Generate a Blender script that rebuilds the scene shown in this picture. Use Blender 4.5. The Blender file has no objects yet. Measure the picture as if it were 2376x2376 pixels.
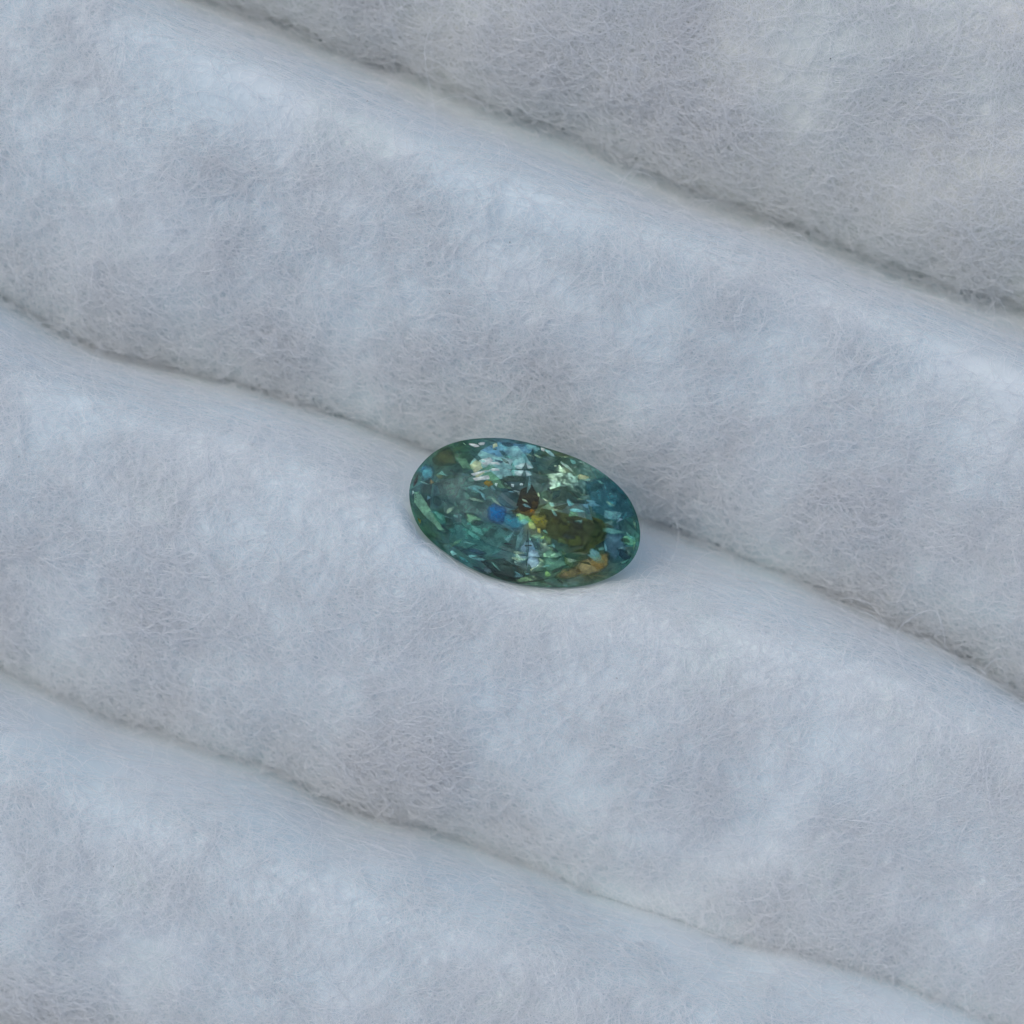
import bpy, math, random
import numpy as np
from mathutils import Vector, Matrix

# ------------------------------------------------------------------ camera, sky, sun, exposure
# 1 unit = 1 cm
SC = bpy.context.scene
COL = SC.collection
W_FRAME = 3.2          # width of the field at z = 0
CAM_H = 9.0
cam_d = bpy.data.cameras.new("camera")
cam = bpy.data.objects.new("camera", cam_d)
COL.objects.link(cam)
cam.location = (0, 0, CAM_H)
cam.rotation_euler = (0, 0, 0)
cam_d.sensor_width = 36
cam_d.lens = 36 * CAM_H / W_FRAME
cam_d.clip_start = 0.05
cam_d.clip_end = 2000
cam_d.dof.use_dof = True
cam_d.dof.focus_distance = CAM_H - 0.06
cam_d.dof.aperture_fstop = 0.55
SC.camera = cam

SUN_EL, SUN_AZ = math.radians(61), math.radians(148)   # azimuth counted from +X towards +Y
world = bpy.data.worlds.new("World")
SC.world = world
world.use_nodes = True
wn = world.node_tree
sky = wn.nodes.new('ShaderNodeTexSky')
sky.sky_type = 'NISHITA'
sky.sun_disc = False
sky.sun_elevation = SUN_EL
sky.sun_rotation = math.pi / 2 - SUN_AZ
sky.air_density = 1.0
sky.dust_density = 3.0
sky.ozone_density = 1.0
bg = wn.nodes['Background']
bg.inputs['Strength'].default_value = 0.15
wn.links.new(sky.outputs[0], bg.inputs[0])

sun_d = bpy.data.lights.new("sun", 'SUN')
sun_d.energy = 0.8
sun_d.angle = math.radians(38)
sun_d.color = (1.0, 0.98, 0.93)
sun = bpy.data.objects.new("sun", sun_d)
COL.objects.link(sun)
sdir = Vector((math.cos(SUN_EL) * math.cos(SUN_AZ), math.cos(SUN_EL) * math.sin(SUN_AZ), math.sin(SUN_EL)))
sun.rotation_euler = sdir.to_track_quat('Z', 'Y').to_euler()
sun.location = sdir * 20

SC.view_settings.view_transform = 'Standard'
SC.view_settings.look = 'None'
SC.view_settings.gamma = 1
SC.view_settings.use_curve_mapping = False
SC.view_settings.exposure = -0.03
SC.cycles.max_bounces = 20
SC.cycles.transmission_bounces = 16
SC.cycles.transparent_max_bounces = 32
SC.cycles.diffuse_bounces = 5
SC.cycles.glossy_bounces = 12
SC.cycles_curves.shape = 'RIBBONS'

rng = np.random.default_rng(11)
random.seed(11)

# ------------------------------------------------------------------ helpers
def full(px, py):            # pixels of the 1932-wide picture -> world x, y
    return (px / 1932 - 0.5) * W_FRAME, -(py / 1932 - 0.5) * W_FRAME

def gpx(X, Y):               # pixels of the enlarged view of the stone -> world x, y
    sx, sy = 920 + X / 3.22, 980 + Y / 3.22
    return (sx / 2376 - 0.5) * W_FRAME, -(sy / 2376 - 0.5) * W_FRAME

def srgb(r, g, b):
    f = lambda c: (c / 255 / 12.92) if c / 255 <= 0.04045 else ((c / 255 + 0.055) / 1.055) ** 2.4
    return (f(r), f(g), f(b))

_lat = {}
def vnoise(x, y, seed=0):
    if seed not in _lat:
        _lat[seed] = np.random.default_rng(1000 + seed).random((256, 256))
    L = _lat[seed]
    xi = np.floor(x).astype(int); yi = np.floor(y).astype(int)
    fx = x - xi; fy = y - yi
    fx = fx * fx * (3 - 2 * fx); fy = fy * fy * (3 - 2 * fy)
    a = L[xi & 255, yi & 255]; b = L[(xi + 1) & 255, yi & 255]
    c = L[xi & 255, (yi + 1) & 255]; d = L[(xi + 1) & 255, (yi + 1) & 255]
    return (a * (1 - fx) + b * fx) * (1 - fy) + (c * (1 - fx) + d * fx) * fy

def fbm(x, y, seed=0, octv=4, gain=0.5):
    s = 0; amp = 1; t = 0
    for o in range(octv):
        # each octave is turned, so that the lattice never shows
        a = 0.6 + 1.1 * o
        xr = x * math.cos(a) - y * math.sin(a); yr = x * math.sin(a) + y * math.cos(a)
        s = s + amp * (vnoise(xr + 17.3 * o, yr + 5.1 * o, seed + o) - 0.5) * 2
        t += amp; amp *= gain; x = x * 2.03; y = y * 2.03
    return s / t

def mesh_obj(name, verts, faces, mat, parent=None, smooth=False, kind=None):
    me = bpy.data.meshes.new(name)
    me.from_pydata([tuple(v) for v in verts], [], faces)
    me.update()
    if smooth:
        me.shade_smooth()
    me.materials.append(mat)
    o = bpy.data.objects.new(name, me)
    COL.objects.link(o)
    if parent: o.parent = parent
    if kind: o['kind'] = kind
    return o

def new_mat(name):
    m = bpy.data.materials.new(name)
    m.use_nodes = True
    nt = m.node_tree
    return m, nt, nt.nodes['Principled BSDF'], nt.nodes['Material Output']

def ramp(nt, stops):
    r = nt.nodes.new('ShaderNodeValToRGB')
    e = r.color_ramp.elements
    e[0].position, e[0].color = stops[0][0], (*stops[0][1], 1)
    e[1].position, e[1].color = stops[-1][0], (*stops[-1][1], 1)
    for p, c in stops[1:-1]:
        n = e.new(p); n.color = (*c, 1)
    return r

# ------------------------------------------------------------------ materials
def cotton_material():
    m, nt, p, out = new_mat("cotton")
    tc = nt.nodes.new('ShaderNodeTexCoord')
    n1 = nt.nodes.new('ShaderNodeTexNoise'); n1.inputs['Scale'].default_value = 2.2; n1.inputs['Detail'].default_value = 5
    nt.links.new(tc.outputs['Object'], n1.inputs['Vector'])
    r1 = ramp(nt, [(0.30, (0.625, 0.72, 0.75)), (0.46, (0.635, 0.72, 0.74)), (0.58, (0.655, 0.715, 0.73)), (0.70, (0.645, 0.72, 0.715))])
    nt.links.new(n1.outputs['Fac'], r1.inputs['Fac'])
    oi = nt.nodes.new('ShaderNodeObjectInfo')
    mc = nt.nodes.new('ShaderNodeMixRGB'); mc.blend_type = 'MULTIPLY'; mc.inputs[0].default_value = 1
    nt.links.new(r1.outputs['Color'], mc.inputs[1]); nt.links.new(oi.outputs['Color'], mc.inputs[2])
    nt.links.new(mc.outputs[0], p.inputs['Base Color'])
    p.inputs['Roughness'].default_value = 1.0
    p.inputs['Specular IOR Level'].default_value = 0.0
    p.subsurface_method = 'RANDOM_WALK'
    p.inputs['Subsurface Weight'].default_value = 0.55
    p.inputs['Subsurface Radius'].default_value = (0.05, 0.05, 0.05)
    p.inputs['Subsurface Scale'].default_value = 1.0
    # felted surface: two scales of matted fibre relief
    n2 = nt.nodes.new('ShaderNodeTexNoise'); n2.inputs['Scale'].default_value = 38; n2.inputs['Detail'].default_value = 6
    n2.inputs['Roughness'].default_value = 0.65; n2.inputs['Distortion'].default_value = 1.2
    nt.links.new(tc.outputs['Object'], n2.inputs['Vector'])
    b = nt.nodes.new('ShaderNodeBump'); b.inputs['Strength'].default_value = 0.35; b.inputs['Distance'].default_value = 0.012
    nt.links.new(n2.outputs['Fac'], b.inputs['Height'])
    nt.links.new(b.outputs[0], p.inputs['Normal'])
    return m

def fibre_material():
    m, nt, p, out = new_mat("cotton_fibre")
    p.inputs['Base Color'].default_value = (0.855, 0.868, 0.872, 1)
    p.inputs['Roughness'].default_value = 0.8
    p.inputs['Specular IOR Level'].default_value = 0.15
    tr = nt.nodes.new('ShaderNodeBsdfTranslucent'); tr.inputs[0].default_value = (0.855, 0.868, 0.872, 1)
    mx = nt.nodes.new('ShaderNodeMixShader'); mx.inputs[0].default_value = 0.5
    nt.links.new(p.outputs[0], mx.inputs[1]); nt.links.new(tr.outputs[0], mx.inputs[2])
    nt.links.new(mx.outputs[0], out.inputs[0])
    return m

M_COTTON = cotton_material()
M_FIBRE = fibre_material()
M_SPECK, _nt, _p, _o = new_mat("seed_speck")
_p.inputs['Base Color'].default_value = (0.10, 0.09, 0.08, 1)
_p.inputs['Roughness'].default_value = 0.8
M_UNSEEN_BASE, _nt, _p, _o = new_mat("unseen_base_sheet")
_p.inputs['Base Color'].default_value = (0.45, 0.43, 0.40, 1)
_n = _nt.nodes.new('ShaderNodeTexNoise'); _n.inputs['Scale'].default_value = 3
_r = ramp(_nt, [(0.3, (0.38, 0.36, 0.34)), (0.7, (0.5, 0.48, 0.45))])
_nt.links.new(_n.outputs['Fac'], _r.inputs['Fac']); _nt.links.new(_r.outputs['Color'], _p.inputs['Base Color'])

# ------------------------------------------------------------------ unseen sheet under the cotton, added to block sky light from below
tb = mesh_obj('unseen_base', [(-40, -40, -1.6), (40, -40, -1.6), (40, 40, -1.6), (-40, 40, -1.6)], [(0, 1, 2, 3)], M_UNSEEN_BASE, kind='structure')

# ------------------------------------------------------------------ the stone's outline (needed by the cotton it dents)
OUT = [(102,500),(120,420),(180,330),(300,215),(440,150),(600,125),(740,120),(880,130),(1060,180),(1180,215),(1330,265),
       (1450,320),(1560,400),(1660,480),(1740,580),(1790,700),(1812,800),(1810,900),(1780,990),(1720,1070),(1600,1150),
       (1450,1205),(1300,1228),(1200,1230),(1050,1222),(900,1200),(750,1165),(600,1110),(480,1040),(330,940),(220,850),(150,740),(115,640)]
GC = np.array(gpx(957, 677))
GTH = math.radians(-15)              # the long axis falls to the right
GZ = 0.055                            # height of the girdle
ga, gb = 0.366, 0.222
def to_gem(x, y):
    dx, dy = x - GC[0], y - GC[1]
    return dx * math.cos(GTH) + dy * math.sin(GTH), -dx * math.sin(GTH) + dy * math.cos(GTH)
_o = np.array([to_gem(*gpx(*q)) for q in OUT])
_ang = np.arctan2(_o[:, 1] / gb, _o[:, 0] / ga)
_rad = np.hypot(_o[:, 0] / ga, _o[:, 1] / gb)
_i = np.argsort(_ang); _ang, _rad = _ang[_i], _rad[_i]
_aa = np.concatenate([_ang - 2 * math.pi, _ang, _ang + 2 * math.pi]); _rr = np.tile(_rad, 3)
_fine = np.linspace(-math.pi, math.pi, 721)
_fr = np.interp(_fine, _aa, _rr)
_k = np.hanning(61); _k /= _k.sum()
_fr = np.convolve(np.concatenate([_fr[-91:-1], _fr, _fr[1:91]]), _k, 'same')[90:-90]
def rho_of(a):
    return np.interp((np.asarray(a) + math.pi) % (2 * math.pi) - math.pi, _fine, _fr)
PAV = 0.215
def gem_rho(x, y):
    gx, gy = to_gem(x, y)
    return np.hypot(gx / ga, gy / gb) / rho_of(np.arctan2(gy / gb, gx / ga))

# ------------------------------------------------------------------ pleated cotton wool
AX = math.radians(-27)
UX = np.array([math.cos(AX), math.sin(AX)])
WX = np.array([math.sin(AX), -math.cos(AX)])       # across the pleats, towards the lower left
def curve(pts, z):
    q = np.array([full(*p) for p in pts]) * (CAM_H - z) / CAM_H
    return q @ UX, q @ WX
LINES = {
    'A': [(300,-60),(480,-5),(640,60),(780,105),(900,160),(1000,195),(1150,250),(1300,325),(1430,375),(1560,420),(1700,480),(1932,552)],
    'B': [(180,-20),(350,62),(520,130),(700,218),(880,290),(1050,355),(1200,410),(1350,458),(1500,508),(1700,590),(1932,690)],
    'D': [(-60,515),(0,560),(110,625),(200,662),(350,700),(500,732),(650,785),(790,838),(960,900),(1100,950),(1250,985),(1380,1040),(1500,1082),(1650,1150),(1800,1225),(1932,1312)],
    'E': [(-60,670),(0,695),(150,755),(300,805),(450,850),(640,915),(800,1000),(1000,1085),(1150,1130),(1300,1172),(1450,1210),(1600,1250),(1932,1385)],
    'F': [(-60,1255),(0,1285),(110,1330),(200,1372),(350,1415),(500,1462),(640,1535),(760,1565),(870,1602),(1000,1650),(1120,1705),(1250,1742),(1380,1790),(1500,1805),(1640,1850),(1800,1915),(1932,1975)],
    'G': [(-60,1430),(0,1450),(200,1515),(400,1582),(550,1635),(700,1685),(850,1740),(1000,1792),(1200,1865),(1400,1935)],
}
C = {k: curve(v, {'A': -.34, 'D': -.30, 'F': -.30}.get(k, .09)) for k, v in LINES.items()}
NU = 560
U = np.linspace(-3.3, 3.3, NU)
def line(k, off=0.0):
    u, w = C[k]
    r = np.interp(U, u, w)
    # beyond the traced part the line runs on, gently wavering
    r = r + np.where(U < u[0], (U - u[0]) * 0.03, 0) + np.where(U > u[-1], (U - u[-1]) * 0.03, 0)
    kk = np.hanning(15); kk /= kk.sum()
    rp = np.concatenate([np.full(7, r[0]), r, np.full(7, r[-1])])
    return np.convolve(rp, kk, 'valid') + off
A, B, D, E, F, G = (line(k) for k in 'ABDEFG')
per = 1.10
H = F + per + 0.03 * np.sin(U * 1.7); I = G + per
Hm = A - per + 0.04 * np.sin(U * 1.3 + 1); Bm = Hm + 0.26
# upper crease, crest, lower crease, crest height, share of the way where the crest side turns, roundness of the shoulder
PLEATS = [
    (Hm - per, Bm - per, Hm, 0.10, 0.0),
    (Hm, Bm, A, 0.10, 0.0),
    (A, B, D, 0.11, 1.0),
    (D, E, F, 0.09, 0.35),
    (F, G, H, 0.09, 0.2),
    (H, I, H + per, 0.10, 0.3),
]
cotton = bpy.data.objects.new('cotton_wool', None)
COL.objects.link(cotton)
cotton['label'] = 'white pleated cotton wool sheet with fuzzy fibres under the green stone'
cotton['category'] = 'cotton wool'

def catmull(xs, ys, t):
    # monotone cubic through the profile's nodes
    h = np.diff(xs); d = np.diff(ys, axis=0) / h[:, None]
    m = np.zeros_like(ys); m[0] = d[0]; m[-1] = d[-1]
    m[1:-1] = (d[:-1] + d[1:]) / 2
    i = np.clip(np.searchsorted(xs, t) - 1, 0, len(xs) - 2)
    s = ((t - xs[i]) / h[i])[:, None]; hh = h[i][:, None]
    return ((2*s**3-3*s**2+1)*ys[i] + (s**3-2*s**2+s)*hh*m[i] + (-2*s**3+3*s**2)*ys[i+1] + (s**3-s**2)*hh*m[i+1])

BAND = [(.36, -.56), (.36, -.56), (.49, -.60), (.24, -.54), (.18, -.46), (.15, -.45)]
FADE = np.clip((U - .25) / .9, 0, 1); FADE = FADE * FADE * (3 - 2 * FADE)   # the lowest crease closes up towards the right
surf = []
for pi, (wa, we, wb, hc, sharp) in enumerate(PLEATS):
    NV = 120
    wav = 0.030 * fbm(U * 3.6, U * 0 + pi * 7.7, 40, 5, 0.62)
    wbv = wb + wav                                      # lumpy lower lip
    hcv = hc + 0.03 * fbm(U * 0.9, U * 0 + pi * 3.1, 50, 2)
    P = np.zeros((NU, NV, 3))
    tk = np.array([0, .10, .22, .31, .36, .52, .68, .82, .89, .94, 1.0])
    tt = np.linspace(0, 1, NV)
    for j in range(NU):
        a, e, b, h = wa[j], we[j], wbv[j], hcv[j]
        r = b - e
        w = [a - .22, a - .03, a + .45 * (e - a), a + .88 * (e - a), e + .03, e + .26 * r, e + .56 * r, e + .84 * r, b - .005, b + .02, b + .03]
        mid = h - (0.13 if sharp > .5 else 0.10)
        md_, dp_ = BAND[pi]; fd = float(FADE[j])
        if pi == 4: dp_ += .15 * fd; md_ -= .03 * fd
        lf = fd if pi == 3 else 0.0
        z = [-.95, dp_, h - md_, h - (.115 if sharp > .5 else .030), h + .010, h - .034, h - .18, h - .36 + .05 * lf, h - .53 + .12 * lf, h - .68 + .13 * lf, h - 1.0]
        q = catmull(tk, np.array([w, z]).T, tt)
        P[j, :, 0] = U[j] * UX[0] + q[:, 0] * WX[0]
        P[j, :, 1] = U[j] * UX[1] + q[:, 0] * WX[1]
        P[j, :, 2] = q[:, 1]
    # fluffiness: rougher below the crest and at the lip, smooth on the pressed side above the crest
    rough = np.clip((tt - 0.30) / 0.4, 0.22, 1)[None, :]
    x, y = P[..., 0], P[..., 1]
    lump = fbm(x * 2.6, y * 2.6 + pi * 9, 3, 3) * 0.022 + fbm(x * 8, y * 8 + pi * 5, 8, 4, 0.6) * 0.013 + fbm(x * 30, y * 30 + pi, 14, 3, 0.7) * 0.004
    P[..., 2] += lump * rough
    # dent pressed by the stone
    rr = gem_rho(x, y)
    floor = GZ - 0.016 - PAV * np.clip(1.01 - rr, 0, 1) ** 0.9 * 1.15
    wgt = np.clip((1.12 - rr) / 0.10, 0, 1); wgt = wgt * wgt * (3 - 2 * wgt)
    tgt = np.minimum(P[..., 2], floor)
    P[..., 2] = P[..., 2] * (1 - wgt) + tgt * wgt
    surf.append((P, tt))
    verts = P.reshape(-1, 3)
    jj, ii = np.meshgrid(np.arange(NU - 1), np.arange(NV - 1), indexing='ij')
    a0 = (jj * NV + ii).ravel()
    fc = np.stack([a0, a0 + 1, a0 + NV + 1, a0 + NV], 1)
    me = bpy.data.meshes.new('pleat')
    me.vertices.add(len(verts)); me.vertices.foreach_set('co', verts.ravel())
    me.loops.add(fc.size); me.loops.foreach_set('vertex_index', fc.ravel())
    me.polygons.add(len(fc)); me.polygons.foreach_set('loop_start', np.arange(0, fc.size, 4)); 
    me.update(calc_edges=True); me.validate(); me.shade_smooth()
    me.materials.append(M_COTTON)
    o = bpy.data.objects.new('pleat', me); o.color = ((1, .94, .875, 1) if pi <= 1 else (1, 1, 1, 1)); COL.objects.link(o); o.parent = cotton
    # ---------------- fibres of this pleat
    # rim of the visible field only: beyond it the relief takes over
    dt = (tt > 0.12) & (tt < 0.90)
    area_ok = (np.abs(x) < 1.85) & (np.abs(y) < 1.85)
    prob = area_ok * (0.38 + 0.9 * np.clip((tt - 0.30) / 0.45, 0, 1) + 1.0 * np.clip(1 - np.abs(tt - 0.84) / 0.06, 0, 1))[None, :] * dt[None, :]
    # clumpy density
    prob = prob * np.clip(0.75 + 1.1 * fbm(x * 5, y * 5, 61, 3), 0.12, 2)
    prob = prob * (rr > 1.06)
    tot = prob.sum()
    if tot < 1: continue
    NF = int(min(85000, tot * 1.9))
    idx = rng.choice(prob.size, NF, p=(prob / tot).ravel())
    Nrm = np.cross(np.gradient(P, axis=0), np.gradient(P, axis=1))
    Nrm /= np.linalg.norm(Nrm, axis=2, keepdims=True) + 1e-9
    flip = np.where(np.median(Nrm[..., 2]) < 0, -1, 1)
    Nrm = (Nrm * flip).reshape(-1, 3)
    base = P.reshape(-1, 3)[idx] + rng.normal(0, 0.006, (NF, 3))
    nn = Nrm[idx]
    tv = np.broadcast_to(tt[None, :], (NU, NV)).ravel()[idx]
    NP = 7
    L = (rng.gamma(2.2, 0.055, NF) + 0.03) * (1 + 1.6 * (rng.random(NF) < 0.02))
    flow = fbm(base[:, 0] * 3, base[:, 1] * 3, 70, 2) * 2.0 + math.radians(-62)
    ang = flow + rng.normal(0, 1.5, NF)
    curl = rng.normal(0, 7.0, NF)
    curl2 = rng.normal(0, 26.0, NF)
    lift = np.abs(rng.normal(0, 0.009, NF)) * (1 + 2.4 * np.clip((tv - .6) / .2, 0, 1))
    tx = np.stack([np.cos(ang), np.sin(ang), np.zeros(NF)], 1)
    pts = np.zeros((NF, NP, 3)); cur = base.copy() + nn * 0.001; pts[:, 0] = cur
    for s in range(1, NP):
        ds = (L / (NP - 1))
        a2 = ang + curl * ds * s + curl2 * ds * s * (s / NP - .5)
        tx = np.stack([np.cos(a2), np.sin(a2), np.zeros(NF)], 1)
        tx -= nn * (tx * nn).sum(1, keepdims=True); tx /= np.linalg.norm(tx, axis=1, keepdims=True) + 1e-9
        cur = cur + tx * ds[:, None]
        pts[:, s] = cur + nn * (lift * math.sin(math.pi * min(1, s / (NP - 1) * .85)))[:, None]
    # none lies across the stone
    clear = (gem_rho(pts[..., 0], pts[..., 1]) > 1.015).all(1)
    pts = pts[clear]; NF = len(pts)
    hcv_ = bpy.data.hair_curves.new('fibre_fuzz')
    hcv_.add_curves([NP] * NF)
    hcv_.attributes['position'].data.foreach_set('vector', pts.ravel().astype(np.float32))
    ra = hcv_.attributes.get('radius') or hcv_.attributes.new('radius', 'FLOAT', 'POINT')
    rad = (rng.uniform(0.00035, 0.00075, NF))[:, None] * np.array([.8, 1, 1, 1, 1, .8, .4])[None, :]
    ra.data.foreach_set('value', rad.ravel().astype(np.float32))
    hcv_.materials.append(M_FIBRE)
    fo = bpy.data.objects.new('fibre_fuzz', hcv_); COL.objects.link(fo); fo.parent = o; fo['kind'] = 'stuff'

# stray dark specks caught in the cotton
def ground_z(x, y):
    best = -9
    for P, _ in surf:
        d = (P[..., 0] - x) ** 2 + (P[..., 1] - y) ** 2
        near = d < 0.012 ** 2
        if near.any(): best = max(best, P[..., 2][near].max())
    return best
specks = [(692,188,3.2),(848,553,2.2),(1162,1278,2.4),(40,862,2.4),(283,1192,2.6),(500,612,1.8),(1567,110,3.0),(1842,395,2.6),(1495,847,2.0),
          (1190,890,1.8),(75,1660,1.8),(220,1630,2.2),(1575,1790,1.8),(1288,2,2),(962,462,2.0),(1700,1480,2.0),(620,1190,1.6),(330,215,2.0)]
sm = None
for (px, py, s) in specks:
    x, y = full(px, py)
    if sm is None:
        import bmesh
        bm = bmesh.new(); bmesh.ops.create_icosphere(bm, subdivisions=1, radius=1)
        for v in bm.verts: v.co *= random.uniform(.7, 1.2)
        sm = bpy.data.meshes.new('speck'); bm.to_mesh(sm); bm.free(); sm.materials.append(M_SPECK)
    o = bpy.data.objects.new('speck', sm); COL.objects.link(o); o.parent = cotton
    r = s * 0.0009
    o.location = (x, y, ground_z(x, y) + r * 0.6); o.scale = (r * random.uniform(.9, 1.8), r, r * .6); o.rotation_euler = (0, 0, random.uniform(0, 3))

# ------------------------------------------------------------------ the stone
gem = bpy.data.objects.new('gemstone', None)
COL.objects.link(gem)
gem.location = (GC[0], GC[1], GZ); gem.rotation_euler = (0, 0, GTH)
gem['label'] = 'oval faceted blue green gemstone with olive, blue and tan patches resting in a cotton fold'
gem['category'] = 'gemstone'

# colour zones of the crystal and reflections painted as tint: x, y in view pixels, radius, transmission tint
BASE = (0.66, 0.86, 0.82)
ZONES = [((480,240),190,(0.42,0.66,0.42)), ((380,270),90,(0.55,0.60,0.28)), ((1000,600),150,(0.45,0.30,0.08)), ((1080,740),150,(0.75,0.66,0.22)),
         ((1320,820),210,(0.48,0.52,0.18)), ((760,680),90,(0.06,0.36,0.68)), ((860,740),90,(0.25,0.62,0.75)), ((1580,560),220,(0.28,0.62,0.70)),
         ((1450,1050),150,(0.80,0.62,0.35)), ((850,1060),150,(0.40,0.55,0.58)), ((235,385),80,(0.35,0.72,0.80)), ((520,560),180,(0.42,0.62,0.60)),
         ((1150,330),150,(0.55,0.66,0.55)), ((1150,1050),130,(0.62,0.80,0.62))]
ZG = [(to_gem(*gpx(*c)), r / 3.22 / 2376 * W_FRAME, col) for c, r, col in ZONES]
def zone_col(x, y):
    c = np.array(BASE); 
    for (zx, zy), r, col in ZG:
        d2 = ((x - zx) ** 2 + (y - zy) ** 2) / r ** 2
        k = math.exp(-d2 * 1.3) * 0.9
        c = c * (1 - k) + np.array(col) ** 0.7 * k
    return c

def glass(name, zoned, rough=0.0):
    m, nt, p, out = new_mat(name)
    nt.nodes.remove(p)
    g = nt.nodes.new('ShaderNodeBsdfGlass'); g.inputs['IOR'].default_value = 1.765 if zoned else 1.45; g.inputs['Roughness'].default_value = rough
    if zoned:
        at = nt.nodes.new('ShaderNodeAttribute'); at.attribute_name = 'zoning'
        tc = nt.nodes.new('ShaderNodeTexCoord')
        n = nt.nodes.new('ShaderNodeTexNoise'); n.inputs['Scale'].default_value = 22; n.inputs['Detail'].default_value = 4
        nt.links.new(tc.outputs['Object'], n.inputs['Vector'])
        r = ramp(nt, [(0.35, (0.62, 0.68, 0.66)), (0.55, (1, 1, 1)), (0.7, (1, 1, 0.96))])
        nt.links.new(n.outputs['Fac'], r.inputs['Fac'])
        mx = nt.nodes.new('ShaderNodeMixRGB'); mx.blend_type = 'MULTIPLY'; mx.inputs[0].default_value = 1
        nt.links.new(at.outputs['Color'], mx.inputs[1]); nt.links.new(r.outputs['Color'], mx.inputs[2])
        nt.links.new(mx.outputs[0], g.inputs['Color'])
        b = nt.nodes.new('ShaderNodeBump'); b.inputs['Strength'].default_value = 0.35; b.inputs['Distance'].default_value = 0.004
        n2 = nt.nodes.new('ShaderNodeTexNoise'); n2.inputs['Scale'].default_value = 20
        nt.links.new(tc.outputs['Object'], n2.inputs['Vector']); nt.links.new(n2.outputs['Fac'], b.inputs['Height'])
        nt.links.new(b.outputs[0], g.inputs['Normal'])
    else:
        g.inputs['Color'].default_value = (0.96, 0.985, 0.98, 1)
    if zoned:
        ab = nt.nodes.new('ShaderNodeAttribute'); ab.attribute_name = 'cloud'
        n4 = nt.nodes.new('ShaderNodeTexNoise'); n4.inputs['Scale'].default_value = 30; n4.inputs['Detail'].default_value = 6; n4.inputs['Roughness'].default_value = .7
        nt.links.new(tc.outputs['Object'], n4.inputs['Vector'])
        r4 = ramp(nt, [(0.32, (0.25, 0.30, 0.30)), (0.5, (1, 1, 1)), (0.66, (1.7, 1.7, 1.6))])
        nt.links.new(n4.outputs['Fac'], r4.inputs['Fac'])
        m4 = nt.nodes.new('ShaderNodeMixRGB'); m4.blend_type = 'MULTIPLY'; m4.inputs[0].default_value = .8
        nt.links.new(ab.outputs['Color'], m4.inputs[1]); nt.links.new(r4.outputs['Color'], m4.inputs[2])
        df = nt.nodes.new('ShaderNodeBsdfDiffuse'); nt.links.new(m4.outputs[0], df.inputs[0])
        tl = nt.nodes.new('ShaderNodeBsdfTranslucent'); nt.links.new(m4.outputs[0], tl.inputs[0])
        md = nt.nodes.new('ShaderNodeMixShader'); md.inputs[0].default_value = .4
        nt.links.new(df.outputs[0], md.inputs[1]); nt.links.new(tl.outputs[0], md.inputs[2])
        mg = nt.nodes.new('ShaderNodeMixShader'); mg.inputs[0].default_value = .46
        nt.links.new(g.outputs[0], mg.inputs[1]); nt.links.new(md.outputs[0], mg.inputs[2])
        nt.links.new(mg.outputs[0], out.inputs[0])
    else:
        nt.links.new(g.outputs[0], out.inputs[0])
    return m
M_CROWN = glass("crystal_crown", False)
M_PAV = glass("crystal_zoned", True)

def gp(deg, s, z):        # a point at share s of the outline in direction deg, in the stone's frame
    a = math.radians(deg); r = float(rho_of(a)) * s
    return np.array([ga * r * math.cos(a), gb * r * math.sin(a), z])

CR = 0.085
NS = 12                                    # facets around
st = 360 / NS
T = [gp(st * i + 6, 0.60, CR) for i in range(NS)]
Mj = [gp(st * i + st / 2 + 6, 0.775, CR * 0.60) for i in range(NS)]
HG = 0.006
def tri(vs, fs, pts):
    b = len(vs); vs.extend(pts); fs.append(tuple(range(b, b + len(pts))))
def build_cut(sets, mat, name, color=False, weld=True):
    vs, fs = [], []
    for pts in sets: tri(vs, fs, pts)
    o = mesh_obj(name, vs, fs, mat, gem)
    import bmesh
    bm = bmesh.new(); bm.from_mesh(o.data)
    if color:
        fl = bm.faces.layers.int.new('facet')
        for q, f_ in enumerate(bm.faces): f_[fl] = q
        bmesh.ops.triangulate(bm, faces=bm.faces)
        bmesh.ops.subdivide_edges(bm, edges=bm.edges, cuts=7, use_grid_fill=True)
    if weld: bmesh.ops.remove_doubles(bm, verts=bm.verts, dist=1e-5)
    bmesh.ops.recalc_face_normals(bm, faces=bm.faces)
    bm.to_mesh(o.data); bm.free()
    return o
def fix_normals(o, up):
    me = o.data
    s = sum(p.normal.z * p.area for p in me.polygons)
    if (s > 0) != up: me.flip_normals()
# table
tab = build_cut([[*T]], M_CROWN, 'table_facet'); fix_normals(tab, True)
crown = []
NB = 4
def girdle_arc(d0, d1, s=1.0, z=HG):
    return [gp(d0 + (d1 - d0) * k / NB, s, z) for k in range(NB + 1)]
for i in range(NS):
    j = (i + 1) % NS; dT = st * i + 6
    Mp = Mj[i - 1]
    crown.append([T[i], Mj[i], T[j]])                                   # star
    Gi = gp(dT, 1.0, HG)
    crown.append([T[i], Mp, Gi, Mj[i]])                                 # kite
    arc = girdle_arc(dT, dT + st / 2); 
    for k in range(NB): crown.append([Mj[i], arc[k], arc[k + 1]])
    arc = girdle_arc(dT + st / 2, dT + st)
    for k in range(NB): crown.append([Mj[i], arc[k], arc[k + 1]])
cr = build_cut(crown, M_CROWN, 'crown'); fix_normals(cr, True)
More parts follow.
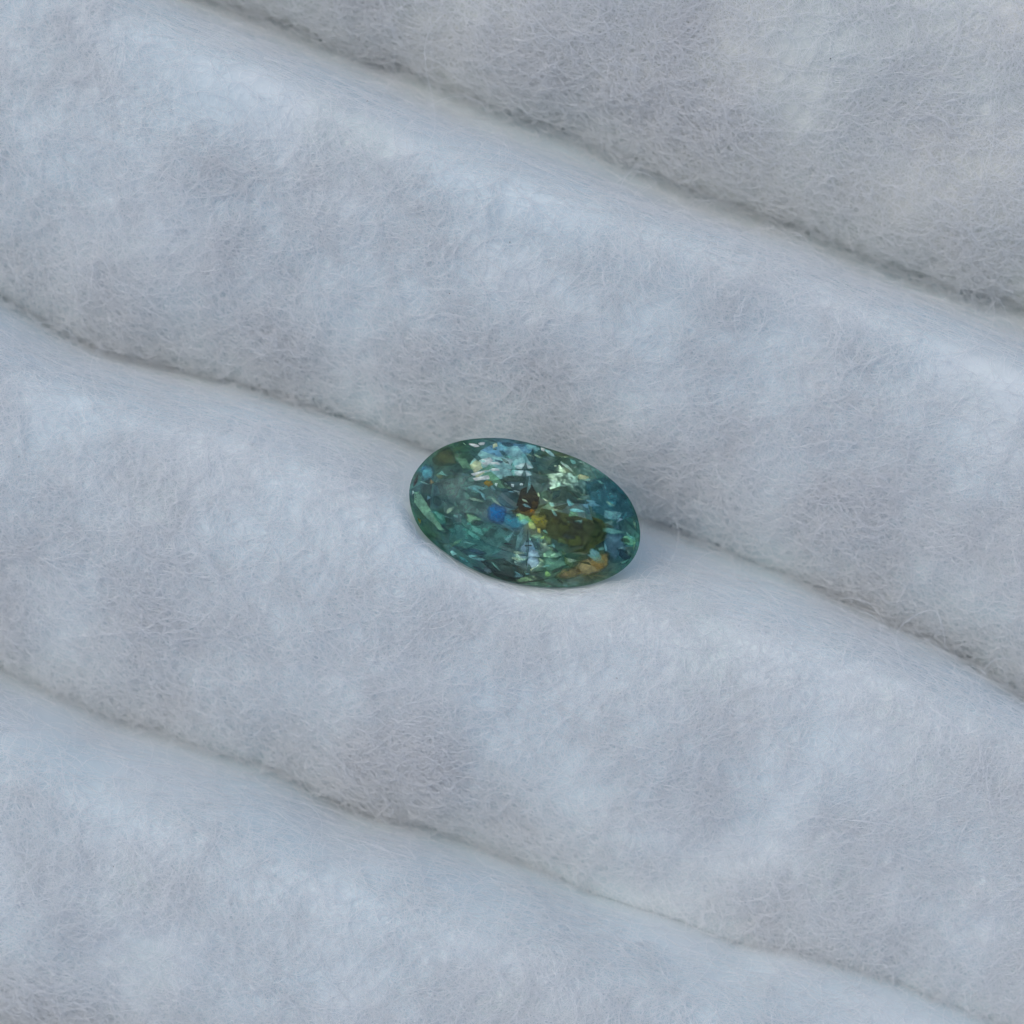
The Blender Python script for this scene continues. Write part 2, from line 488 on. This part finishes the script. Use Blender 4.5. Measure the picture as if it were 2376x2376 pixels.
# girdle
gr = []
NG = NS * 2 * NB
for k in range(NG):
    d0 = 6 + 360 * k / NG; d1 = 6 + 360 * (k + 1) / NG
    gr.append([gp(d0, 1, -HG), gp(d1, 1, -HG), gp(d1, 1, HG), gp(d0, 1, HG)])
gir = build_cut(gr, M_CROWN, 'girdle')
me = gir.data
if sum(p.normal.dot(p.center) * p.area for p in me.polygons) < 0: me.flip_normals()
# pavilion: staggered rows of small facets down to a keel
rows = [(1.0, -HG, 0), (0.80, -0.070, .5), (0.56, -0.128, 0), (0.30, -0.178, .5), (0.10, -0.205, 0)]
def prow(r, k):
    s, z, off = rows[r]
    return gp(st * (k + off) + 6 + random.Random(r * 50 + k % NS).uniform(-2.5, 2.5) * (r > 0), s, z * (1 + (random.Random(r * 91 + k % NS).uniform(-.05, .05) if r else 0)))
pav = []
for r in range(len(rows) - 1):
    for k in range(NS):
        if rows[r][2] == 0:
            a, b, c, d = prow(r, k), prow(r, k + 1), prow(r + 1, k), prow(r + 1, k - 1)
        else:
            a, b, c, d = prow(r, k), prow(r, k + 1), prow(r + 1, k + 1), prow(r + 1, k)
        if r == 0:
            dT = st * k + 6
            arc = girdle_arc(dT, dT + st, 1.0, -HG)
            arc = [gp(dT + st * q / (2 * NB), 1.0, -HG) for q in range(2 * NB + 1)]
            for q in range(2 * NB): pav.append([arc[q], arc[q + 1], c])
            pav.append([a, c, d])
        else:
            pav.append([a, b, c]); pav.append([a, c, d])
cul = np.array([0.0, 0.0, -PAV])
for k in range(NS): pav.append([prow(4, k), prow(4, k + 1), cul])
pv = build_cut(pav, M_PAV, 'pavilion', color=True); fix_normals(pv, False)
me = pv.data
ca = me.color_attributes.new('zoning', 'FLOAT_COLOR', 'POINT')  # colour zones together with the reflections painted as tint
for i, v in enumerate(me.vertices):
    c = zone_col(v.co.x, v.co.y); ca.data[i].color = (*c, 1)

CLOUDS = [((480,240),210,(58,106,66)), ((380,275),105,(86,100,36)), ((520,570),190,(78,112,106)), ((700,880),200,(70,136,130)), ((250,800),170,(66,104,58)),  # soft colour zones and reflections painted into the pavilion's diffuse colour
          ((1000,580),95,(22,16,4)), ((990,670),70,(110,86,14)), ((1080,740),90,(136,130,44)), ((1010,780),50,(160,170,100)), ((1300,800),230,(58,68,16)), ((760,680),75,(0,100,170)), ((870,745),70,(50,140,160)),
          ((1560,570),200,(52,122,136)), ((1620,880),120,(86,126,140)), ((1440,1050),130,(165,136,60)), ((1290,1090),95,(138,120,62)), ((1150,340),190,(88,116,86)),
          ((1180,500),120,(92,112,88)), ((1160,1000),110,(110,156,132)), ((850,1050),150,(56,84,78)), ((1000,950),80,(128,160,172)), ((870,520),100,(50,66,58)), ((800,280),170,(130,164,172)), ((235,385),60,(80,160,176))]
CG = [(to_gem(*gpx(*c)), r / 3.22 / 2376 * W_FRAME, np.array(srgb(*col)) * 2.0) for c, r, col in CLOUDS]
cb = me.color_attributes.new('cloud', 'FLOAT_COLOR', 'CORNER')
vc = []
for v in me.vertices:
    c = np.array(srgb(70, 112, 102)) * 2.1
    for (zx, zy), r, col in CG:
        k = math.exp(-1.3 * ((v.co.x - zx) ** 2 + (v.co.y - zy) ** 2) / r ** 2) * .95
        c = c * (1 - k) + col * k
    vc.append(c)
fa = me.attributes['facet'].data
frs = np.random.default_rng(3); ft = {}
for p_ in me.polygons:
    q = fa[p_.index].value
    if q not in ft: ft[q] = frs.uniform(.62, 1.38) * np.array([frs.uniform(.9, 1.1), 1, frs.uniform(.88, 1.12)])
    for li in p_.loop_indices:
        cb.data[li].color = (*np.minimum(vc[me.loops[li].vertex_index] * ft[q], .95), 1)

# flakes inside the crystal, painted with its colour patches and reflections
def colour_reflection_material():
    m, nt, p, out = new_mat("colour_reflection_flake")
    oi = nt.nodes.new('ShaderNodeObjectInfo')
    tc = nt.nodes.new('ShaderNodeTexCoord')
    n = nt.nodes.new('ShaderNodeTexNoise'); n.inputs['Scale'].default_value = 45; n.inputs['Detail'].default_value = 5; n.inputs['Roughness'].default_value = .65
    nt.links.new(tc.outputs['Object'], n.inputs['Vector'])
    r = ramp(nt, [(0.30, (0.30, 0.36, 0.36)), (0.5, (1, 1, 1)), (0.66, (1.9, 1.85, 1.7))])
    nt.links.new(n.outputs['Fac'], r.inputs['Fac'])
    mx = nt.nodes.new('ShaderNodeMixRGB'); mx.blend_type = 'MULTIPLY'; mx.inputs[0].default_value = 0.8
    nt.links.new(oi.outputs['Color'], mx.inputs[1]); nt.links.new(r.outputs['Color'], mx.inputs[2])
    nt.links.new(mx.outputs[0], p.inputs['Base Color'])
    p.inputs['Roughness'].default_value = 0.6; p.inputs['Specular IOR Level'].default_value = 0.1
    tr = nt.nodes.new('ShaderNodeBsdfTransparent')
    tint = nt.nodes.new('ShaderNodeMixRGB'); tint.inputs[0].default_value = 0.3; tint.inputs[1].default_value = (1, 1, 1, 1)
    nt.links.new(oi.outputs['Color'], tint.inputs[2]); nt.links.new(tint.outputs[0], tr.inputs[0])
    ms = nt.nodes.new('ShaderNodeMixShader')
    n3 = nt.nodes.new('ShaderNodeTexNoise'); n3.inputs['Scale'].default_value = 34; n3.inputs['Detail'].default_value = 5; n3.inputs['Roughness'].default_value = .65
    nt.links.new(tc.outputs['Object'], n3.inputs['Vector'])
    mr = nt.nodes.new('ShaderNodeMapRange'); mr.inputs['From Min'].default_value = 0; mr.inputs['From Max'].default_value = 1
    mr.inputs['To Min'].default_value = -2.6; mr.inputs['To Max'].default_value = 1.9
    nt.links.new(n3.outputs['Fac'], mr.inputs['Value'])
    at = nt.nodes.new('ShaderNodeAttribute'); at.attribute_name = 'thickness'
    mt = nt.nodes.new('ShaderNodeMath'); mt.operation = 'MULTIPLY_ADD'; mt.use_clamp = True; mt.inputs[1].default_value = 1.7
    nt.links.new(at.outputs['Fac'], mt.inputs[0])
    ml = nt.nodes.new('ShaderNodeMath'); ml.operation = 'MULTIPLY'
    nt.links.new(mr.outputs[0], mt.inputs[2]); nt.links.new(mt.outputs[0], ml.inputs[0]); nt.links.new(oi.outputs['Alpha'], ml.inputs[1])
    nt.links.new(ml.outputs[0], ms.inputs[0]); nt.links.new(tr.outputs[0], ms.inputs[1]); nt.links.new(p.outputs[0], ms.inputs[2])
    nt.links.new(ms.outputs[0], out.inputs[0])
    return m
M_FLAKE = colour_reflection_material()
PX = W_FRAME / 2376 / 3.22
GAIN = 2.5
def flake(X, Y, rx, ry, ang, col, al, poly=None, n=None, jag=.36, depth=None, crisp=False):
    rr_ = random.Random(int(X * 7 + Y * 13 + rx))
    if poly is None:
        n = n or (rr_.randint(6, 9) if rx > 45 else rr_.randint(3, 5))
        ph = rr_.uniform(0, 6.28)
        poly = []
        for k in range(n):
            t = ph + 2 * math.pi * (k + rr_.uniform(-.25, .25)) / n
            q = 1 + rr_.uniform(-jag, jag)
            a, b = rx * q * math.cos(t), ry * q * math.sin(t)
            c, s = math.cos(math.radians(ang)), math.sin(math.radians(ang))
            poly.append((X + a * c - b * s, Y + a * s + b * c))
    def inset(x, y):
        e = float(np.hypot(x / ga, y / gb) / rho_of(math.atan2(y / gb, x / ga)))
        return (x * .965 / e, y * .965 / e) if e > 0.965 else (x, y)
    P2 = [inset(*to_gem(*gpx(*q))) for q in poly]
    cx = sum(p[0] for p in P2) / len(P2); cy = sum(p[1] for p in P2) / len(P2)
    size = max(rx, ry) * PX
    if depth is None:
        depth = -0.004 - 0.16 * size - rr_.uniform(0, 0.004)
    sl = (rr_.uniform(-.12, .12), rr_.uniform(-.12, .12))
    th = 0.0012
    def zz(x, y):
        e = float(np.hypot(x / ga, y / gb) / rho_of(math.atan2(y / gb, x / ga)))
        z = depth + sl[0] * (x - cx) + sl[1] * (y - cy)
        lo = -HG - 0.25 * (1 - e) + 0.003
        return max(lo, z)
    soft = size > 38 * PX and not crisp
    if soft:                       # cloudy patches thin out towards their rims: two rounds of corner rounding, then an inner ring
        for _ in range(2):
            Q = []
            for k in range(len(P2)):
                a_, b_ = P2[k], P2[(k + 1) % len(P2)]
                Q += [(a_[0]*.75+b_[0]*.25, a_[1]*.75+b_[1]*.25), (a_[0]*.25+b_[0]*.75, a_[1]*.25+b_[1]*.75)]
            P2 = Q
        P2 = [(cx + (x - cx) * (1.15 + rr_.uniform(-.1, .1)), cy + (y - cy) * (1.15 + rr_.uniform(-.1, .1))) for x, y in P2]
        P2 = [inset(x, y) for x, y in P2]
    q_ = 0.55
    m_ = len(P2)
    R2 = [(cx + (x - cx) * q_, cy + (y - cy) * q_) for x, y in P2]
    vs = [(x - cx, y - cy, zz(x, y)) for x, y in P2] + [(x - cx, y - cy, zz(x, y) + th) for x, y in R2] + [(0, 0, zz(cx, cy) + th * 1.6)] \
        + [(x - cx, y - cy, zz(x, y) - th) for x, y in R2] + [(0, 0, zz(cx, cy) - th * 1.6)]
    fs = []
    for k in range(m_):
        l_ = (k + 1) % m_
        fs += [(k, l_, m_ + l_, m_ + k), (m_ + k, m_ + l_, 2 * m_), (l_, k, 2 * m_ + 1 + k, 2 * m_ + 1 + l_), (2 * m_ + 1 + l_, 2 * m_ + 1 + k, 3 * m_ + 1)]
    o = mesh_obj('colour_reflection_flake', vs, fs, M_FLAKE, gem)
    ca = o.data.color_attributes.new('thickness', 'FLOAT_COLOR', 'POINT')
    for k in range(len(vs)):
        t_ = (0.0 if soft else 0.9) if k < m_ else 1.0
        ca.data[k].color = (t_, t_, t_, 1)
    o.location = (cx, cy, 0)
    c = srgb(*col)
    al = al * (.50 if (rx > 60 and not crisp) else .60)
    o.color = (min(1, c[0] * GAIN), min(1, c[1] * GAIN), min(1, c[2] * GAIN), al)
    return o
FL = [  # colour patches, reflections and light streaks, each painted as a flake
 # X, Y, rx, ry, angle, colour, density
 (480,240,150,85,-15,(60,98,75),.55),(380,275,85,65,10,(80,90,50),.5),(300,400,120,60,-40,(50,80,65),.5),
 (520,560,165,105,15,(70,100,96),.6),(350,600,120,110,50,(45,85,78),.5),(640,560,120,70,30,(70,110,105),.4),
 (870,520,125,85,20,(56,74,66),.6),(1180,350,150,95,25,(80,102,88),.6),(1200,510,150,70,10,(82,104,84),.55),
 (1370,330,150,60,30,(72,104,94),.5),(1550,560,175,115,30,(52,106,116),.6),(1640,700,120,70,45,(40,92,104),.5),
 (1300,800,190,110,10,(58,74,30),.75),(1330,870,60,45,-15,(66,80,20),.8),(1240,790,58,45,25,(52,62,14),.9),(1430,790,59,45,30,(44,58,24),.8),(1330,770,59,40,-5,(44,52,12),.85),(1190,740,40,50,20,(56,60,10),.8),(1620,870,85,125,-10,(78,112,126),.6),
 (1440,1045,130,80,-14,(134,124,84),1.3),(1300,1090,80,40,-14,(128,116,80),1.1),(1290,1090,95,45,-15,(116,112,70),.7),(1500,1010,70,60,0,(146,126,66),.6),
 (1280,1175,230,38,-3,(70,104,94),.5),(1160,1010,85,70,0,(98,142,122),.55),(850,1040,150,75,15,(48,70,68),.7),
 (700,860,190,80,12,(60,120,118),.4),(480,900,160,70,40,(46,92,86),.5),(300,840,120,60,50,(62,88,62),.5),
 (960,620,50,40,-30,(44,36,6),.9),(1030,610,40,40,0,(60,50,10),.8),(975,650,75,45,-10,(92,76,14),.8),(1070,730,85,70,30,(120,118,42),.8),(1010,665,28,18,0,(110,80,16),.8),
 (1180,600,110,60,0,(88,92,50),.5),(1190,700,32,30,60,(48,44,14),.7),(1330,780,20,14,0,(36,40,12),.7),
 (1010,770,32,42,-20,(158,176,112),.7),(1062,805,24,22,0,(170,164,90),.7),(960,720,60,34,20,(130,178,130),.65),
 (755,680,82,62,20,(6,96,138),.85),(855,740,85,45,25,(40,116,132),.7),(760,700,42,40,0,(0,84,134),.9),(935,735,55,26,25,(125,190,190),.6),
 (1000,920,80,62,-10,(120,148,160),.75),(1022,1000,50,60,15,(136,160,172),.75),(980,916,32,11,-8,(52,72,72),.9),(1020,1055,34,14,-40,(165,170,140),.7),
 (235,385,52,58,20,(78,142,150),.7),(205,350,30,26,0,(50,110,130),.7),(150,440,28,42,20,(44,42,38),.85),(180,735,26,30,0,(98,106,36),.8),
 (130,525,18,14,0,(150,195,180),.7),(265,560,22,24,0,(88,130,140),.6),(330,590,46,26,40,(34,72,66),.5),(285,450,18,20,0,(130,120,80),.5),
 (570,718,60,32,25,(118,160,132),.45),(365,705,65,32,40,(72,140,122),.45),(610,810,50,24,30,(90,150,140),.4),(440,780,40,22,20,(52,110,104),.6),
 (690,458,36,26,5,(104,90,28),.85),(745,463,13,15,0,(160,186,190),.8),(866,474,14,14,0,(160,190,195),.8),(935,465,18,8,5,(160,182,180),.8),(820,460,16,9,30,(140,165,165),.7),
 (905,520,40,9,10,(120,140,140),.6),(870,425,80,20,0,(50,76,62),.7),
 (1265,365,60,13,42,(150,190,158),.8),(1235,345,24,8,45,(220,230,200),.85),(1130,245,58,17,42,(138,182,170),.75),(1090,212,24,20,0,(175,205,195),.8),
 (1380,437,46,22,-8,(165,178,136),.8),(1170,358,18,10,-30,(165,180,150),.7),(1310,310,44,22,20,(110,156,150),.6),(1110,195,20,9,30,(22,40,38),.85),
 (1335,655,62,13,8,(116,172,172),.8),(1430,630,50,16,15,(88,130,140),.6),(1590,620,50,26,-30,(66,134,142),.5),(1370,575,40,12,0,(100,130,110),.5),
 (1720,872,62,42,40,(118,172,144),.8),(1770,900,30,60,-10,(104,144,118),.6),(1695,985,70,24,30,(26,54,64),.8),(1710,1035,50,14,-8,(84,134,124),.6),(1640,730,36,14,-25,(110,138,150),.6),
 (1780,780,26,56,-15,(96,132,112),.6),
 (1138,1092,42,42,0,(122,158,104),.75),(1160,925,42,22,20,(124,168,146),.7),(1090,860,28,10,-20,(150,175,110),.7),(1210,1055,60,14,-30,(40,64,48),.7),
 (960,1150,60,24,-10,(110,140,108),.6),(830,1150,85,26,15,(22,42,36),.9),(1005,1170,95,9,-14,(12,34,32),.9),(1000,1095,80,14,-12,(40,66,50),.8),(700,1040,90,22,40,(30,56,58),.7),
 (900,1000,16,12,0,(140,165,160),.7),(880,1030,60,14,10,(22,44,42),.8),(620,930,70,26,15,(40,72,92),.75),(828,905,34,8,8,(24,50,52),.8),(610,985,62,20,15,(118,172,188),.7),
 (438,966,36,28,20,(126,186,186),.75),(620,1085,55,16,25,(30,58,70),.7),(690,1090,40,40,30,(86,110,118),.5),(520,1010,50,20,30,(70,130,132),.6),
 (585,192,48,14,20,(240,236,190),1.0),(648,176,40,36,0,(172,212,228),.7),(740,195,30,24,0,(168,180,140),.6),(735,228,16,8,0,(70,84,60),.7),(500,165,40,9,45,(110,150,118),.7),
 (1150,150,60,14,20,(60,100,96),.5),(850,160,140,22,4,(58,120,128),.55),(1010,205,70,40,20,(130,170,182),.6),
]
SPEC = [  # pale reflections off the facets, painted as flakes
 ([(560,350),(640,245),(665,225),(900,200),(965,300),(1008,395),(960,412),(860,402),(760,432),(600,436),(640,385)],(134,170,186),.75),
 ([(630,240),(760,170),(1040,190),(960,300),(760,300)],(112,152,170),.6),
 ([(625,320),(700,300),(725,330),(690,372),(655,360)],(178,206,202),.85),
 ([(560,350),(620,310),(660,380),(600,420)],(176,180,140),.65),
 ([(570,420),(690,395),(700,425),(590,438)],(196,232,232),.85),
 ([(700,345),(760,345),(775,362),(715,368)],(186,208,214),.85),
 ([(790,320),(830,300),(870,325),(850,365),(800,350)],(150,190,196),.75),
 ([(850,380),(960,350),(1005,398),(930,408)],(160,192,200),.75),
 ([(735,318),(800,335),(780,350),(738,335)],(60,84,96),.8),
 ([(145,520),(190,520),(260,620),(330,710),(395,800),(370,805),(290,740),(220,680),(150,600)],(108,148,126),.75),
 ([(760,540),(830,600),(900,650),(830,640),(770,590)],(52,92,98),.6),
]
for f in FL:
    if f[2] < 100 or f[:2] == (1440, 1045): flake(*f)      # the widest patches are already painted into the cloud colours
ZONE = [
 ([(1080,640),(1300,690),(1500,740),(1545,850),(1400,930),(1250,905),(1120,850),(1040,760)],(62,72,24),.95),
 ([(930,500),(1010,465),(1065,560),(1050,645),(960,665),(895,620)],(38,38,16),.85),
 ([(1380,480),(1560,420),(1740,600),(1785,700),(1600,745),(1420,680)],(48,96,104),.7),
 ([(330,450),(640,440),(765,560),(640,685),(400,665)],(76,108,102),.7),
 ([(480,720),(760,760),(900,850),(700,960),(420,860)],(62,114,108),.6),
 ([(640,990),(820,960),(960,1060),(960,1160),(760,1130)],(44,66,62),.9),
]
for poly, col, al in ZONE:
    X = sum(p[0] for p in poly) / len(poly); Y = sum(p[1] for p in poly) / len(poly)
    flake(X, Y, 50, 50, 0, col, al, poly=poly, crisp=True, depth=-.030)
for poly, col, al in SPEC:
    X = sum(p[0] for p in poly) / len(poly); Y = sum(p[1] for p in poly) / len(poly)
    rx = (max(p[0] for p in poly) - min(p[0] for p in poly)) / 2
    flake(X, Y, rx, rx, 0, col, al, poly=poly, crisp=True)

# small painted glints and dark fissures scattered through the crystal
rs = random.Random(5)
n_ = 0
while n_ < 70:
    X, Y = rs.uniform(120, 1800), rs.uniform(130, 1220)
    if gem_rho(*gpx(X, Y)) > 0.93: continue
    n_ += 1
    light = rs.random() < 0.62
    col = rs.choice([(130,175,165),(110,160,150),(150,180,150),(120,165,175)]) if light else rs.choice([(34,62,58),(44,70,50),(36,58,66),(54,64,40)])
    r_ = rs.uniform(9, 34)
    flake(X, Y, r_ * rs.uniform(1.2, 2.6), r_ * rs.uniform(.3, .8), rs.choice([25, 40, 10, -20, 60]) + rs.uniform(-15, 15), col, rs.uniform(.25, .45), n=rs.randint(4, 6), depth=-0.004)

# broad flakes painted as facet reflections, laid out in mirrored fans round the middle
fs_ = random.Random(21)
for k in range(26):
    th_ = 2 * math.pi * (k + .5) / 26 + fs_.uniform(-.07, .07)
    for ring in (.42, .72):
        rr_ = ring + fs_.uniform(-.07, .07)
        if fs_.random() < .28: continue
        X = 957 + 840 * rr_ * math.cos(th_) * math.cos(.26) - 520 * rr_ * math.sin(th_) * math.sin(.26)
        Y = 677 + 840 * rr_ * math.cos(th_) * math.sin(.26) + 520 * rr_ * math.sin(th_) * math.cos(.26)
        dirr = math.degrees(math.atan2(Y - 677, X - 957))
        rel = gem_rho(*gpx(X, Y))
        dk = fs_.random()
        right = X > 1100 and Y > 600
        if dk < .6: col = (60, 72, 36) if right else (44, 84, 80)
        elif dk < .8: col = (112, 156, 156) if fs_.random() < .6 else (104, 146, 116)
        else: col = (78, 104, 60) if right else (60, 118, 128)
        flake(X, Y, fs_.uniform(50, 125), fs_.uniform(14, 34), dirr + fs_.uniform(-18, 18), col, fs_.uniform(.28, .45), n=fs_.randint(3, 4), crisp=True, depth=-.010)
